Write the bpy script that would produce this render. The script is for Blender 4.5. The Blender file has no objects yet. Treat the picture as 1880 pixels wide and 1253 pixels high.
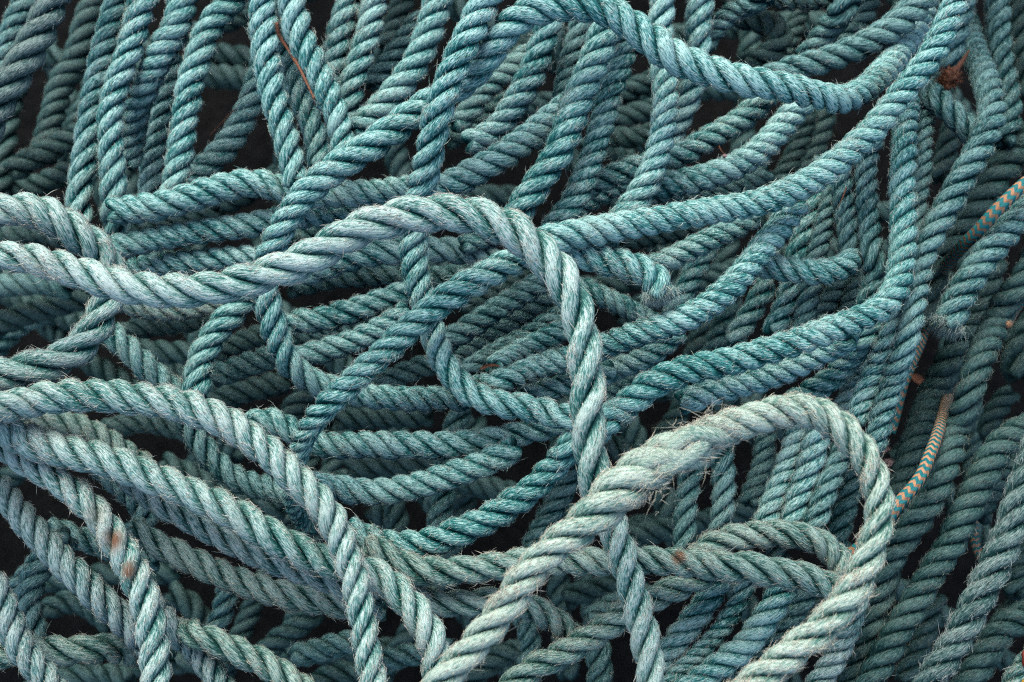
import bpy, math, random
import numpy as np
from mathutils import Vector

# ---------------------------------------------------------------- camera, sky, sun, exposure
scene = bpy.context.scene
COL = scene.collection
W_PX, H_PX = 1880.0, 1253.0
LENS, SENSOR = 50.0, 36.0
F_PX = LENS / SENSOR * W_PX
TILT = math.radians(14.0)
DIST = 1.16
AIM_Z = 0.12
cam_d = bpy.data.cameras.new('camera')
cam = bpy.data.objects.new('camera', cam_d)
COL.objects.link(cam)
CAM = np.array([0.0, -math.sin(TILT) * DIST, AIM_Z + math.cos(TILT) * DIST])
cam.location = CAM
cam.rotation_euler = (TILT, 0, 0)
cam_d.lens = LENS
cam_d.sensor_width = SENSOR
cam_d.clip_start = 0.05
cam_d.clip_end = 100
cam_d.dof.use_dof = True
cam_d.dof.focus_distance = 1.0
cam_d.dof.aperture_fstop = 6.5
scene.camera = cam

SUN_EL, SUN_AZ = math.radians(50), math.radians(-20)      # sun high, beyond the top edge of the picture
world = bpy.data.worlds.new('World')
scene.world = world
world.use_nodes = True
wn = world.node_tree
wn.nodes.clear()
sky = wn.nodes.new('ShaderNodeTexSky')
sky.sky_type = 'NISHITA'
sky.sun_disc = False
sky.sun_elevation = SUN_EL
sky.sun_rotation = SUN_AZ
sky.air_density = 1.0
sky.dust_density = 3.5
bg = wn.nodes.new('ShaderNodeBackground')
bg.inputs['Strength'].default_value = 0.15
wo = wn.nodes.new('ShaderNodeOutputWorld')
wn.links.new(sky.outputs[0], bg.inputs['Color'])
wn.links.new(bg.outputs[0], wo.inputs['Surface'])

sun_d = bpy.data.lights.new('sun', 'SUN')
sun_d.energy = 0.9
sun_d.angle = math.radians(60)
sun_d.color = (1.0, 0.95, 0.86)
sun = bpy.data.objects.new('sun', sun_d)
COL.objects.link(sun)
sdir = Vector((math.sin(SUN_AZ) * math.cos(SUN_EL), math.cos(SUN_AZ) * math.cos(SUN_EL), math.sin(SUN_EL)))
sun.rotation_euler = sdir.to_track_quat('Z', 'Y').to_euler()
sun.location = sdir * 3

vs = scene.view_settings
vs.view_transform = 'Standard'
vs.look = 'None'
vs.gamma = 1
vs.use_curve_mapping = False
vs.exposure = 0.82
scene.render.engine = 'CYCLES'
cy = scene.cycles
cy.max_bounces = 4
cy.diffuse_bounces = 0
cy.glossy_bounces = 0
cy.transmission_bounces = 0
cy.use_denoising = False
scene.cycles.pixel_filter_type = 'BLACKMAN_HARRIS'
scene.cycles.filter_width = 1.2

rng = np.random.default_rng(7)
random.seed(7)

# ---------------------------------------------------------------- geometry of the view
RX = np.array([1.0, 0, 0])
UP = np.array([0, math.cos(TILT), math.sin(TILT)])
FW = np.array([0, math.sin(TILT), -math.cos(TILT)])
M_PX = DIST / F_PX                                   # metres per photo pixel in the focal plane


def at(px, py, h):
    """points of the heap seen at photo pixel (px, py) and lying at height h (metres)"""
    px, py, h = np.asarray(px, float), np.asarray(py, float), np.asarray(h, float)
    d = FW[None] * F_PX + RX[None] * (px - W_PX / 2)[:, None] - UP[None] * (py - H_PX / 2)[:, None]
    t = (h - CAM[2]) / d[:, 2]
    return CAM[None] + d * t[:, None]


def depth_of(p):
    return (p - CAM[None]) @ FW


# ---------------------------------------------------------------- materials
def new_mat(name):
    m = bpy.data.materials.new(name)
    m.use_nodes = True
    nt = m.node_tree
    nt.nodes.clear()
    out = nt.nodes.new('ShaderNodeOutputMaterial')
    b = nt.nodes.new('ShaderNodeBsdfPrincipled')
    nt.links.new(b.outputs[0], out.inputs['Surface'])
    return m, nt, b


def N(nt, kind, **kw):
    n = nt.nodes.new(kind)
    for k, v in kw.items():
        setattr(n, k, v)
    return n


def ramp(nt, src, stops):
    r = N(nt, 'ShaderNodeValToRGB')
    el = r.color_ramp.elements
    el[0].position, el[0].color = stops[0][0], (*stops[0][1], 1)
    el[1].position, el[1].color = stops[-1][0], (*stops[-1][1], 1)
    for p, c in stops[1:-1]:
        e = el.new(p)
        e.color = (*c, 1)
    nt.links.new(src, r.inputs[0])
    return r


def math_n(nt, op, a, b=None, clamp=False):
    n = N(nt, 'ShaderNodeMath', operation=op, use_clamp=clamp)
    for i, v in enumerate((a, b)):
        if v is None:
            continue
        if isinstance(v, (int, float)):
            n.inputs[i].default_value = v
        else:
            nt.links.new(v, n.inputs[i])
    return n.outputs[0]


def noise(nt, vec, scale, detail=2.0, rough=0.5):
    n = N(nt, 'ShaderNodeTexNoise')
    n.inputs['Scale'].default_value = scale
    n.inputs['Detail'].default_value = detail
    n.inputs['Roughness'].default_value = rough
    nt.links.new(vec, n.inputs['Vector'])
    return n.outputs['Fac']


def mix_col(nt, fac, a, b):
    m = N(nt, 'ShaderNodeMix', data_type='RGBA')
    if isinstance(fac, (int, float)):
        m.inputs[0].default_value = fac
    else:
        nt.links.new(fac, m.inputs[0])
    for sock, v in ((m.inputs[6], a), (m.inputs[7], b)):
        if isinstance(v, tuple):
            sock.default_value = (*v, 1)
        else:
            nt.links.new(v, sock)
    return m.outputs[2]


def rope_material(name, deep, mid, pale, worn):
    """fibre rope: streaks of bleached and still coloured fibre along the yarns; 'worn' moves it all to the bleached side"""
    m, nt, b = new_mat(name)
    fib = N(nt, 'ShaderNodeAttribute', attribute_name='fibre').outputs['Vector']
    wear = N(nt, 'ShaderNodeAttribute', attribute_name='wear').outputs['Fac']
    stain = N(nt, 'ShaderNodeAttribute', attribute_name='stain').outputs['Fac']
    s1 = noise(nt, fib, 1.0, 2.5, 0.6)
    mp = N(nt, 'ShaderNodeMapping')
    mp.inputs['Scale'].default_value = (0.55, 2.3, 1)
    mp.inputs['Location'].default_value = (7, 3, 1)
    nt.links.new(fib, mp.inputs['Vector'])
    s2 = noise(nt, mp.outputs[0], 1.0, 1.0, 0.5)
    geo = N(nt, 'ShaderNodeNewGeometry')
    s3 = noise(nt, geo.outputs['Position'], 26.0, 4.0, 0.62)
    v = math_n(nt, 'MULTIPLY', math_n(nt, 'SUBTRACT', s1, 0.5), 3.1)
    v = math_n(nt, 'ADD', v, math_n(nt, 'MULTIPLY', math_n(nt, 'SUBTRACT', s2, 0.5), 1.7))
    v = math_n(nt, 'ADD', v, math_n(nt, 'MULTIPLY', math_n(nt, 'SUBTRACT', s3, 0.5), 1.35))
    v = math_n(nt, 'ADD', v, math_n(nt, 'MULTIPLY', wear, 0.85))
    v = math_n(nt, 'ADD', v, worn - 0.16, clamp=True)
    r = ramp(nt, v, [(0.0, deep), (0.42, mid), (0.98, pale)])
    grime = noise(nt, geo.outputs['Position'], 13.0, 5.0, 0.6)
    grime = math_n(nt, 'MULTIPLY', math_n(nt, 'SUBTRACT', grime, 0.52), 2.6, True)
    grime = math_n(nt, 'MULTIPLY', grime, math_n(nt, 'MULTIPLY_ADD', s1, 0.55), True)
    soiled = mix_col(nt, grime, r.outputs[0], tuple(0.45 * m_ + 0.3 * p_ * k_ for m_, p_, k_ in zip(mid, pale, (0.95, 0.93, 0.84))))
    dirt = math_n(nt, 'MULTIPLY', stain, math_n(nt, 'MULTIPLY', math_n(nt, 'SUBTRACT', math_n(nt, 'ADD', s1, s3), 0.62), 3.6, True), clamp=True)
    c = mix_col(nt, dirt, soiled, (0.18, 0.088, 0.042))
    nt.links.new(c, b.inputs['Base Color'])
    b.inputs['Roughness'].default_value = 0.5
    b.inputs['Specular IOR Level'].default_value = 0.4
    bp = N(nt, 'ShaderNodeBump')
    bp.inputs['Strength'].default_value = 0.9
    bp.inputs['Distance'].default_value = 0.0011
    nt.links.new(math_n(nt, 'ADD', s1, math_n(nt, 'MULTIPLY', s2, 0.7)), bp.inputs['Height'])
    nt.links.new(bp.outputs[0], b.inputs['Normal'])
    return m


def hair_material(name, a, c):
    m, nt, b = new_mat(name)
    geo = N(nt, 'ShaderNodeNewGeometry')
    r = ramp(nt, geo.outputs['Random Per Island'], [(0.0, a), (1.0, c)])
    nt.links.new(r.outputs[0], b.inputs['Base Color'])
    b.inputs['Roughness'].default_value = 0.5
    return m


PAL = {}
for key, nm, deep, mid, pale, worn, h0, h1 in [
    ('t', 'teal rope fibre', (0.002, 0.074, 0.075), (0.022, 0.240, 0.232), (0.44, 0.735, 0.695), 0.02, (0.116, 0.360, 0.324), (0.743, 0.820, 0.720)),
    ('b', 'shade darkened blue teal rope fibre', (0.002, 0.044, 0.047), (0.016, 0.125, 0.126), (0.23, 0.44, 0.425), 0.02, (0.082, 0.230, 0.211), (0.474, 0.580, 0.522)),  # blue teal hue, toned down so buried ropes look more deeply shaded
    ('p', 'bleached rope fibre', (0.008, 0.115, 0.102), (0.115, 0.32, 0.285), (0.53, 0.705, 0.655), 0.11, (0.340, 0.460, 0.396), (0.855, 0.850, 0.738)),
    ('g', 'grey blue rope fibre', (0.008, 0.080, 0.078), (0.085, 0.225, 0.215), (0.41, 0.56, 0.535), 0.08, (0.239, 0.350, 0.315), (0.676, 0.700, 0.621)),
    ('s', 'sage rope fibre', (0.018, 0.11, 0.085), (0.15, 0.32, 0.262), (0.53, 0.675, 0.575), 0.13, (0.407, 0.470, 0.360), (0.878, 0.830, 0.675)),
    ('n', 'shade darkened dull green rope fibre', (0.002, 0.026, 0.025), (0.012, 0.066, 0.063), (0.085, 0.18, 0.17), 0.0, (0.060, 0.120, 0.104), (0.262, 0.330, 0.279)),  # dull green, with shade of the lower layers painted into the colour
    ('m', 'moss grey rope fibre', (0.009, 0.08, 0.068), (0.088, 0.228, 0.198), (0.36, 0.52, 0.46), 0.08, (0.262, 0.340, 0.270), (0.676, 0.680, 0.558)),
    ('k', 'dull grey rope fibre', (0.006, 0.045, 0.043), (0.045, 0.12, 0.112), (0.21, 0.31, 0.29), 0.03, (0.14, 0.22, 0.21), (0.44, 0.52, 0.49)),
]:
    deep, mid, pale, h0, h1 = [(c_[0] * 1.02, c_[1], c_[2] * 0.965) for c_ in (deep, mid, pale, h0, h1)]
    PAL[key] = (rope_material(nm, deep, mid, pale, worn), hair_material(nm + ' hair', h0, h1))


# ---------------------------------------------------------------- mesh helpers
def mesh_obj(name, verts, quads, mat, parent=None, tris=None, attrs=None, smooth=True):
    me = bpy.data.meshes.new(name)
    nq = len(quads)
    nt_ = 0 if tris is None else len(tris)
    me.vertices.add(len(verts))
    me.vertices.foreach_set('co', np.asarray(verts, np.float32).ravel())
    loops = np.asarray(quads, np.int32).ravel()
    starts = np.arange(nq, dtype=np.int32) * 4
    if nt_:
        loops = np.concatenate([loops, np.asarray(tris, np.int32).ravel()])
        starts = np.concatenate([starts, nq * 4 + np.arange(nt_, dtype=np.int32) * 3])
    me.loops.add(len(loops))
    me.loops.foreach_set('vertex_index', loops)
    me.polygons.add(nq + nt_)
    me.polygons.foreach_set('loop_start', starts)
    if smooth:
        me.polygons.foreach_set('use_smooth', np.ones(nq + nt_, dtype=bool))
    for k, (typ, data) in (attrs or {}).items():
        a = me.attributes.new(k, typ, 'POINT')
        a.data.foreach_set('vector' if typ == 'FLOAT_VECTOR' else 'value', np.asarray(data, np.float32).ravel())
    me.update(calc_edges=True)
    me.materials.append(mat)
    o = bpy.data.objects.new(name, me)
    COL.objects.link(o)
    if parent is not None:
        o.parent = parent
        o.matrix_parent_inverse = parent.matrix_world.inverted()
    return o


def tag(o, label=None, cat=None, group=None, kind=None):
    for k, v in (('label', label), ('category', cat), ('group', group), ('kind', kind)):
        if v:
            o[k] = v
    return o


def norm(a):
    return a / np.maximum(np.linalg.norm(a, axis=-1, keepdims=True), 1e-12)


def catmull(P, step):
    """dense points along a centripetal Catmull-Rom curve through the rows of P (x, y first)"""
    P = np.asarray(P, float)
    Q = np.vstack([2 * P[0] - P[1], P, 2 * P[-1] - P[-2]])
    out = []
    for i in range(1, len(Q) - 2):
        p0, p1, p2, p3 = Q[i - 1:i + 3]
        L = np.linalg.norm((p2 - p1)[:2])
        n = max(2, int(L / step))
        d = [max(np.linalg.norm((b - a)[:2]), 1e-6) ** 0.5 for a, b in ((p0, p1), (p1, p2), (p2, p3))]
        t0, t1 = 0, d[0]
        t2, t3 = t1 + d[1], t1 + d[1] + d[2]
        t = np.linspace(t1, t2, n, endpoint=False)[:, None]
        A1 = (t1 - t) / (t1 - t0) * p0 + (t - t0) / (t1 - t0) * p1
        A2 = (t2 - t) / (t2 - t1) * p1 + (t - t1) / (t2 - t1) * p2
        A3 = (t3 - t) / (t3 - t2) * p2 + (t - t2) / (t3 - t2) * p3
        B1 = (t2 - t) / (t2 - t0) * A1 + (t - t0) / (t2 - t0) * A2
        B2 = (t3 - t) / (t3 - t1) * A2 + (t - t1) / (t3 - t1) * A3
        out.append((t2 - t) / (t2 - t1) * B1 + (t - t1) / (t2 - t1) * B2)
    out.append(Q[-2:-1])
    return np.vstack(out)


def resample(P, step):
    s = np.concatenate([[0], np.cumsum(np.linalg.norm(np.diff(P[:, :3], axis=0), axis=1))])
    n = max(4, int(s[-1] / step))
    t = np.linspace(0, s[-1], n + 1)
    return np.stack([np.interp(t, s, P[:, k]) for k in range(P.shape[1])], 1), t


def gauss(a, sig):
    k = int(3 * sig) + 1
    x = np.arange(-k, k + 1)
    w = np.exp(-x * x / (2 * sig * sig))
    w /= w.sum()
    ap = np.concatenate([2 * a[0] - a[k:0:-1], a, 2 * a[-1] - a[-2:-k - 2:-1]]) if len(a) > k + 1 else np.pad(a, k, mode='edge')
    return np.convolve(ap, w, mode='valid')


def wobble(n, scale, amp):
    """smooth random wander, n samples, correlation length 'scale' samples"""
    m = int(n / scale) + 4
    return amp * np.interp(np.arange(n) / scale, np.arange(m), rng.normal(size=m))


def frames(P):
    T = norm(np.gradient(P, axis=0))
    Nn = np.zeros_like(T)
    a = np.array([0, 0, 1.0])
    n0 = a - T[0] * (a @ T[0])
    if np.linalg.norm(n0) < 0.1:
        n0 = np.array([0, 1.0, 0]) - T[0] * T[0][1]
    Nn[0] = n0 / np.linalg.norm(n0)
    for i in range(1, len(T)):
        v = Nn[i - 1] - T[i] * (Nn[i - 1] @ T[i])
        Nn[i] = v / max(np.linalg.norm(v), 1e-9)
    return T, Nn, np.cross(T, Nn)


def tube_faces(n, k):
    i = np.arange(n - 1)[:, None] * k
    j = np.arange(k)[None]
    j2 = (j + 1) % k
    q = np.stack([i + j, i + j2, i + k + j2, i + k + j], -1).reshape(-1, 4)
    return q


def caps(n, k, base):
    """two fans; vertices base and base+1 are the cap centres"""
    j = np.arange(k)
    j2 = (j + 1) % k
    a = np.stack([np.full(k, base), j2, j], 1)
    o = (n - 1) * k
    b = np.stack([np.full(k, base + 1), o + j, o + j2], 1)
    return np.vstack([a, b])


def hair_mesh(root, d0, d1, length, rad):
    """many tapered hairs, each a bent three-sided spike: root point, starting direction, bending direction"""
    n = len(root)
    mid = root + d0 * length[:, None] * 0.5
    tip = mid + norm(d0 + d1) * length[:, None] * 0.5
    side = norm(np.cross(d0, rng.normal(size=(n, 3))))
    sid2 = np.cross(d0, side)
    V = np.zeros((n, 7, 3))
    for j in range(3):
        a = 2 * math.pi * j / 3
        off = (math.cos(a) * side + math.sin(a) * sid2) * rad[:, None]
        V[:, j] = root + off
        V[:, 3 + j] = mid + off * 0.8
    V[:, 6] = tip
    b = (np.arange(n) * 7)[:, None]
    q = np.stack([np.concatenate([b + j, b + (j + 1) % 3, b + 3 + (j + 1) % 3, b + 3 + j], 1) for j in range(3)], 1).reshape(-1, 4)
    t = np.stack([np.concatenate([b + 3 + j, b + 3 + (j + 1) % 3, b + 6], 1) for j in range(3)], 1).reshape(-1, 3)
    return V.reshape(-1, 3), q, t


# ---------------------------------------------------------------- the ropes, traced one by one
ROPES = []
GROUP = 'ropes heaped in the tangled pile'


def cord(label, lvl, w, pts):
    rope(label, lvl, w, 1, 'c', pts)


def rope(label, lvl, w, lay, pal, pts, fuzz=1.0, stains=(), end_fray=False):
    P = []
    cur = lvl
    for s in pts.split():
        v = [float(x) for x in s.split(',')]
        if len(v) == 3:
            cur = v[2]
        P.append((v[0], v[1], cur))
    ROPES.append(dict(label=label, lvl=lvl, w=w if isinstance(w, (list, tuple)) else [w],
                      lay=lay if isinstance(lay, (list, tuple)) else [lay], pal=pal, P=P, fuzz=fuzz, stains=stains, end_fray=end_fray))

# --- upper corner and the standing ropes along the upper edge
rope('thick pale rope slanting across the upper corner where nothing lies over it', 7, 58, .75, 'k', '118,-40 97,0 84,37 60,84 30,134 7,174 -20,225')
rope('dim rope hanging straight down just below the thick pale corner rope', 2, 46, .68, 'n', '32,150 16,200 9,250 5,310 -5,360')
rope('dim rope behind the thick pale corner rope, cut off by the picture edge', 4, 46, .68, 'b', '62,-30 50,-5 33,30 17,75 5,115 -15,165')
rope('very dark rope curving down in the gap beside the thick corner rope', 2.5, 48, .68, 'n', '195,-30 178,0 160,40 147,97 131,127 114,154 104,181 97,208 88,245 80,290')
rope('teal rope nearly upright, first of the two that cross the pale bent rope', 5, [50, 47], .68, 't', '230,-45 222,-20 215,15 205,50 195,87 186,120 178,157 171,191 167,221 160,255 156,291 151,322 147,352 146,385 152,425 165,460')
rope('long teal upright rope lying over its neighbour and running down behind the large pale rope', 6, 50, .68, 't', '272,-40 263,0 255,30 248,57 238,90 225,127 213,164 204,198 201,220 202,245 203,275 206,302 208,335 210,362 212,389 216,415 221,445 223,475,5 222,510,5')
rope('stout teal upright rope that narrows into shade beside a bare gap', 6, [56, 44], .68, 't', '348,-35 336,0 330,30 322,54 305,80 288,114 275,141 265,168,5.5 255,191,5 250,218 246,241,4.5 240,270,4 236,305')
rope('slim short upright teal rope squeezed between two stouter upright ropes', 4, 42, .68, 't', '318,105 312,130 306,158 301,181 292,218 285,255 280,285 278,312 276,338 272,372')
rope('teal upright rope bending aside at its top, last before the dark gap', 6, 51, .68, 't', '447,-40 440,-20 424,6 401,30 381,60 372,84 362,117 350,154 345,188 338,218 335,248 330,281 325,308 322,335 316,368')
rope('teal rope curving out of the dark gap towards the horizontal rope below', 4, 47, .68, 't', '490,90 478,135 464,178 451,210 434,240 415,268 392,292 365,314 340,332')
rope('dim rope lying crosswise behind the two upright teal ropes', 3, 45, .68, 'n', '185,238 150,246 134,250 112,262 82,280 52,298 22,318')
rope('dark rope lying level just above the pale bent rope', 2, 42, .68, 'n', '160,305 130,315 100,328 70,340 35,346 -10,350')
rope('dark upright rope deep in the gap between the upright teal ropes', 1, 44, .68, 'n', '165,120 170,160 150,210 130,250 120,300')
rope('dark level rope deep behind the ropes at the upper edge', 1, 44, .68, 'n', '350,85 395,100 430,105 470,110')
rope('lower dark level rope deep in the gap next to the curving teal rope', 1, 44, .68, 'n', '350,130 395,140 430,142 475,150')

# --- bundle round the brown twig
rope('teal rope hanging down on the outer side of the brown twig', 7, [54, 46], .72, 't', '478,-35 482,10 485,55 489,100 496,145 505,188 516,230 528,270 537,302 545,338')
rope('teal rope hanging down against the tip of the brown twig', 7, [52, 46], .72, 't', '530,-35 536,10 545,52 559,88 574,116 589,148 604,181 618,215 627,245 628,275 622,305')
rope('thinner teal rope showing between the two ropes beside the brown twig', 6, [42, 45], .72, 't', '505,55 515,80 524,105 532,130 544,162 560,200 576,238 584,272 586,308')
rope('short teal rope leaning at the upper edge beyond the brown twig', 5, 47, .66, 't', '648,-30 637,15 626,55 618,92 608,125 598,155')
rope('teal rope leaning beside the short one, ending behind the twig bundle', 5.5, 49, .66, 't', '694,-30 686,15 679,50 669,88 658,122 648,155 640,190 630,225')
rope('teal rope slanting down to the long curving rope, second from the bright crossing rope', 6, 51, .66, 't', '812,-35 800,15 790,50 779,82 763,114 745,143 725,170 702,197 676,221 645,242')
rope('dim short rope tucked behind the slanting teal rope', 4, 42, .66, 'b', '775,30 742,78 722,105 702,132 680,158')
rope('dark rope stub near the upper edge between slanting teal ropes', 2.5, 38, .66, 'n', '750,-25 735,20 722,55 705,90')
rope('low thin teal rope peeping out below the slanting teal rope', 4, 36, .66, 't', '730,178 700,195 668,210 640,226')

# --- the two long ropes of the upper half
rope('long rope arching along the upper edge, plunging below the pale loop and ending level', 9,
     [46, 48, 58, 60, 58, 58, 56, 52, 50, 47, 47], .66, 't',
     '1712,-15,4 1700,15,4.5 1685,46,5 1668,72,5.5 1651,93,6 1635,114,6.5 1615,137,7 1591,158,7.5 1570,173,8 1545,181,8.5 1518,179,9 1485,171 1449,162 1408,154 1368,148 1328,140 1290,128 1258,115 1227,98 1197,76 1168,54 1140,33 1112,18 1080,11 1040,9 1000,14 968,25 940,45 915,72 898,97 880,122,8 857,147,7.6 822,172,7.3 785,193,7.3 760,210,7.6 728,235,8 685,265 648,288 608,315 574,345 545,375 525,404 511,432 500,458,7.5 490,485,7 485,515,7 488,545,7 495,575,7 504,610,7 515,642,6.8 533,670,6.5 557,691,6 586,706,5.8 614,715,5.6 645,722,5.5 682,729 730,732 778,732 822,731,5 856,737,4.6')
rope('bright teal rope running from the upper edge under the pale loop and sweeping round below', 9,
     [56, 55, 53, 52, 52, 50, 50, 50, 50], [.66, .68, .7, .8, .75, .75], 't',
     '912,-45 898,-15 883,17 869,50 852,84 836,121 822,154 811,188 802,218 795,251 789,285,8.6 782,315,8.2 775,345,7.8 768,380,7.3 763,410,7 761,440 760,467 765,501 772,534,6.8 780,565,6.6 789,598,6.6 799,630,6.8 812,660,7 832,690 858,716 893,735 937,744 979,750 1017,759,6.6 1050,766,6.2 1085,772,6')

# --- upper middle
rope('teal rope leaning under the arching rope, first inside its bend', 6, [48, 52], .66, 't', '1015,25 1004,60 992,92 980,125 967,155 952,182 937,208 918,232 895,252 862,266')
rope('small dim rope below the bend of the arching rope', 4, 44, .64, 't', '975,92 955,112 935,128 905,152 880,180 858,210 832,232')
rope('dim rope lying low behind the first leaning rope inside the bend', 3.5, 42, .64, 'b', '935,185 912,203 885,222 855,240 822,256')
rope('dark frayed rope resting low beside the bright teal crossing rope', 3, 42, .64, 'n', '985,60 965,90 935,105 905,120 870,150 845,180')
rope('stout teal rope slanting from the arching rope down to the pale loop', 7.5, [58, 55], .66, 't', '1135,15,7 1121,42 1108,68 1095,100 1080,134 1066,168 1056,198 1045,231 1033,263 1018,292 998,322 978,352 956,384,7 938,410,6.8 918,432,6.6')
rope('slimmer teal rope beside the stout slanting one, reaching the level rope below', 6, 48, .66, 't', '1158,35 1150,65 1141,95 1133,127 1123,158 1115,190 1107,221 1098,252 1089,285 1078,318 1065,352 1048,382 1028,408,5.8 1008,432,5.6')
rope('short teal rope seen behind the stout slanting rope', 5, 42, .66, 'b', '1072,10 1065,40 1058,72 1049,110 1042,145 1033,185 1028,215')
rope('teal upright rope passing below the arching rope, alone above a dark hollow', 7, [47, 50], .68, 't', '1224,-35 1218,0 1215,25,6.8 1213,60,6.5 1212,100,6.5 1216,134,6.8 1221,168,7 1222,201 1219,235 1212,268 1202,302 1189,335 1174,362 1152,388 1132,412,6.8 1112,438,6.6')
rope('teal rope coming down beneath the arching rope next to the round dark hole', 6, [52, 50, 44, 40], .68, 't', '1291,-35 1286,5 1283,40 1281,67 1282,95,5.6 1278,130,5.2 1268,165,5 1259,195,5 1248,222,4.6 1235,250 1218,282')
rope('thin teal rope bending over the upper rim of the round dark hole', 5, 42, .66, 'b', '1288,95 1300,72 1312,54 1332,34 1357,17 1387,6 1415,-15')
rope('dark rope curling round the far rim of the round dark hole', 4.2, 46, .6, 'n', '1330,12 1360,28 1390,36 1414,45 1430,60 1431,80 1418,98 1395,110 1365,118')
rope('dark rope lying level at the very top above the curled rope', 5, 34, .66, 'n', '1415,-10 1445,0 1475,3 1510,0 1550,-14')
rope('dark short rope standing behind the curled rope', 3, 36, .66, 'n', '1472,15 1463,40 1452,70 1436,100')
rope('blue rope leaning at the upper edge between the curl and the long slanting rope', 5, 46, .66, 'b', '1478,105 1492,90 1507,72 1526,48 1545,24 1560,-5 1574,-35')
rope('darker twin rope leaning close beside the blue one at the upper edge', 4, 40, .66, 'b', '1545,80 1562,60 1580,40 1592,15 1602,-20')
rope('teal rope climbing from the end of the arch to the upper edge', 7, [50, 48], .62, 'b', '1375,158,6 1405,146,6.5 1434,134 1468,123 1511,111 1551,97 1588,82 1615,66 1641,48 1665,27 1688,5 1712,-28')

# --- below the arch
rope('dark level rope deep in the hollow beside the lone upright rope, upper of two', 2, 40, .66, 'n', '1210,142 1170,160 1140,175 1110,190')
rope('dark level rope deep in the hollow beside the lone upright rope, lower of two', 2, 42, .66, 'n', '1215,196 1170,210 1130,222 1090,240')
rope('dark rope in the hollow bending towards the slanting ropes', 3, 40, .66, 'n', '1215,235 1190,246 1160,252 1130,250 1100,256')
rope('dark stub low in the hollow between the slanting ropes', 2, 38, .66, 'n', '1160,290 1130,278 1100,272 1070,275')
rope('teal rope rising from the slanting ropes, passing behind the lone upright rope', 5, [44, 46, 48], .64, 't', '1075,345 1100,333 1130,321 1165,308 1200,298 1228,290 1258,280 1288,263 1315,246 1345,229 1372,211 1395,190 1415,165')
rope('thin teal rope low between the slanting ropes and the pale level rope', 4, 38, .64, 't', '1060,385 1085,370 1110,357 1135,345 1160,336 1190,326')
rope('teal rope sweeping up under the tip of the arch, above the long pale level rope', 6, [46, 52, 50], .62, 't', '1192,347 1236,338 1284,330 1328,315 1365,297 1395,274 1419,250 1440,226 1462,203 1482,178')
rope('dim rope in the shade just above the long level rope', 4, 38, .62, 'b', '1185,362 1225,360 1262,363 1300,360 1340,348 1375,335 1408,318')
rope('dark slim rope standing behind the rope that sweeps up under the arch tip', 3.5, 38, .66, 'n', '1482,215 1470,255 1455,290 1440,318 1422,345')
rope('dark rope standing in the black gap below the arch tip', 2.5, 40, .66, 'n', '1515,205 1505,250 1492,290 1478,325')

rope('long pale teal rope climbing from the loop to the upper edge', 8, [54, 53, 50, 50], [.66, .6, .6, .66], 't',
     '975,455,8.2 1010,443,8.2 1045,434,8.1 1084,427,8 1134,416 1184,407 1234,399 1285,390 1335,382 1385,373 1422,361 1455,347 1487,332 1517,312 1544,291 1568,268 1594,245 1618,219 1641,191 1665,161 1685,134 1705,107 1722,80 1735,50 1745,23 1756,-5 1768,-40')
rope('bent rope with a fuzzy blunt turn pointing away from the pale loop', 8, [50, 53, 55, 57], .66, 't', '1010,447,7.8 1035,456 1060,464,7.9 1090,473,8 1120,481 1151,488 1178,497 1198,510 1209,527,7.8 1213,545,7.5', 1.7, (), True)
rope('dim rope stub just below the fuzzy blunt turn', 4.4, 42, .66, 't', '1218,602,4.2 1192,588,4.6 1165,575 1135,560 1105,546 1070,532 1030,522')
rope('teal rope half hidden below the long climbing rope, above the fuzzy turn', 6, 43, .62, 't', '1198,492 1225,479 1248,467 1275,453 1305,439 1335,425 1360,412 1388,396')
rope('dim rope slipping down behind the fuzzy blunt turn', 4, 42, .66, 't', '1300,455 1284,482 1268,510 1253,540 1240,570 1228,603')
rope('dark rope in the shadow right under the long climbing rope', 4, 38, .66, 'n', '1140,445 1190,436 1250,426 1300,416 1355,400')
rope('teal rope swinging from the climbing rope down under the pale loop', 7.5, [48, 50, 50, 46, 42], .62, 't',
     '1462,372,6 1450,392,6.5 1438,412,7.5 1424,431 1402,456 1378,484 1355,511 1328,538 1298,561 1264,580 1228,595 1186,609 1146,622 1110,636,7 1070,650,6 1035,660,5.5 1005,668 975,679 941,694 905,705 865,712,5')
rope('dim rope under the swinging rope beside the outer rim of the loop', 5, 42, .62, 't', '1245,612 1207,643 1175,660 1145,672 1115,685 1085,702')
rope('lowest dim rope of the three beside the outer rim of the loop', 4, 38, .62, 'b', '1190,672 1155,695 1122,715 1092,740')

rope('teal rope lying level below three standing ropes, its far end turned down', 7, [46, 48, 46, 42], .6, 't', '1375,482,5.5 1402,487,6.5 1434,492,7 1467,498 1500,501 1526,498 1546,491,6.6 1562,478,6 1572,462,5.2')
rope('third slim rope, just above the turned end of the level teal rope', 5.4, 42, .68, 'b', '1545,318 1550,362 1555,400 1558,430 1558,470')
rope('first of the slim ropes standing above the short level teal rope', 5, 44, .68, 't', '1515,300 1499,348 1488,384 1478,414 1469,444 1461,475 1454,510 1447,545 1437,578 1420,612')
rope('second slim rope standing above the short level teal rope', 5, 40, .68, 'b', '1543,300 1532,348 1523,384 1514,414 1505,447 1497,480 1490,515 1484,550 1478,585 1470,618')
rope('dim rope showing below the far end of the short level rope', 4, 42, .66, 'b', '1562,500 1541,528 1520,557 1502,585 1486,615')
rope('thin dim rope just beyond the end of the short level rope', 4, 37, .66, 'b', '1578,515 1567,548 1553,577 1537,605')
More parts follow.
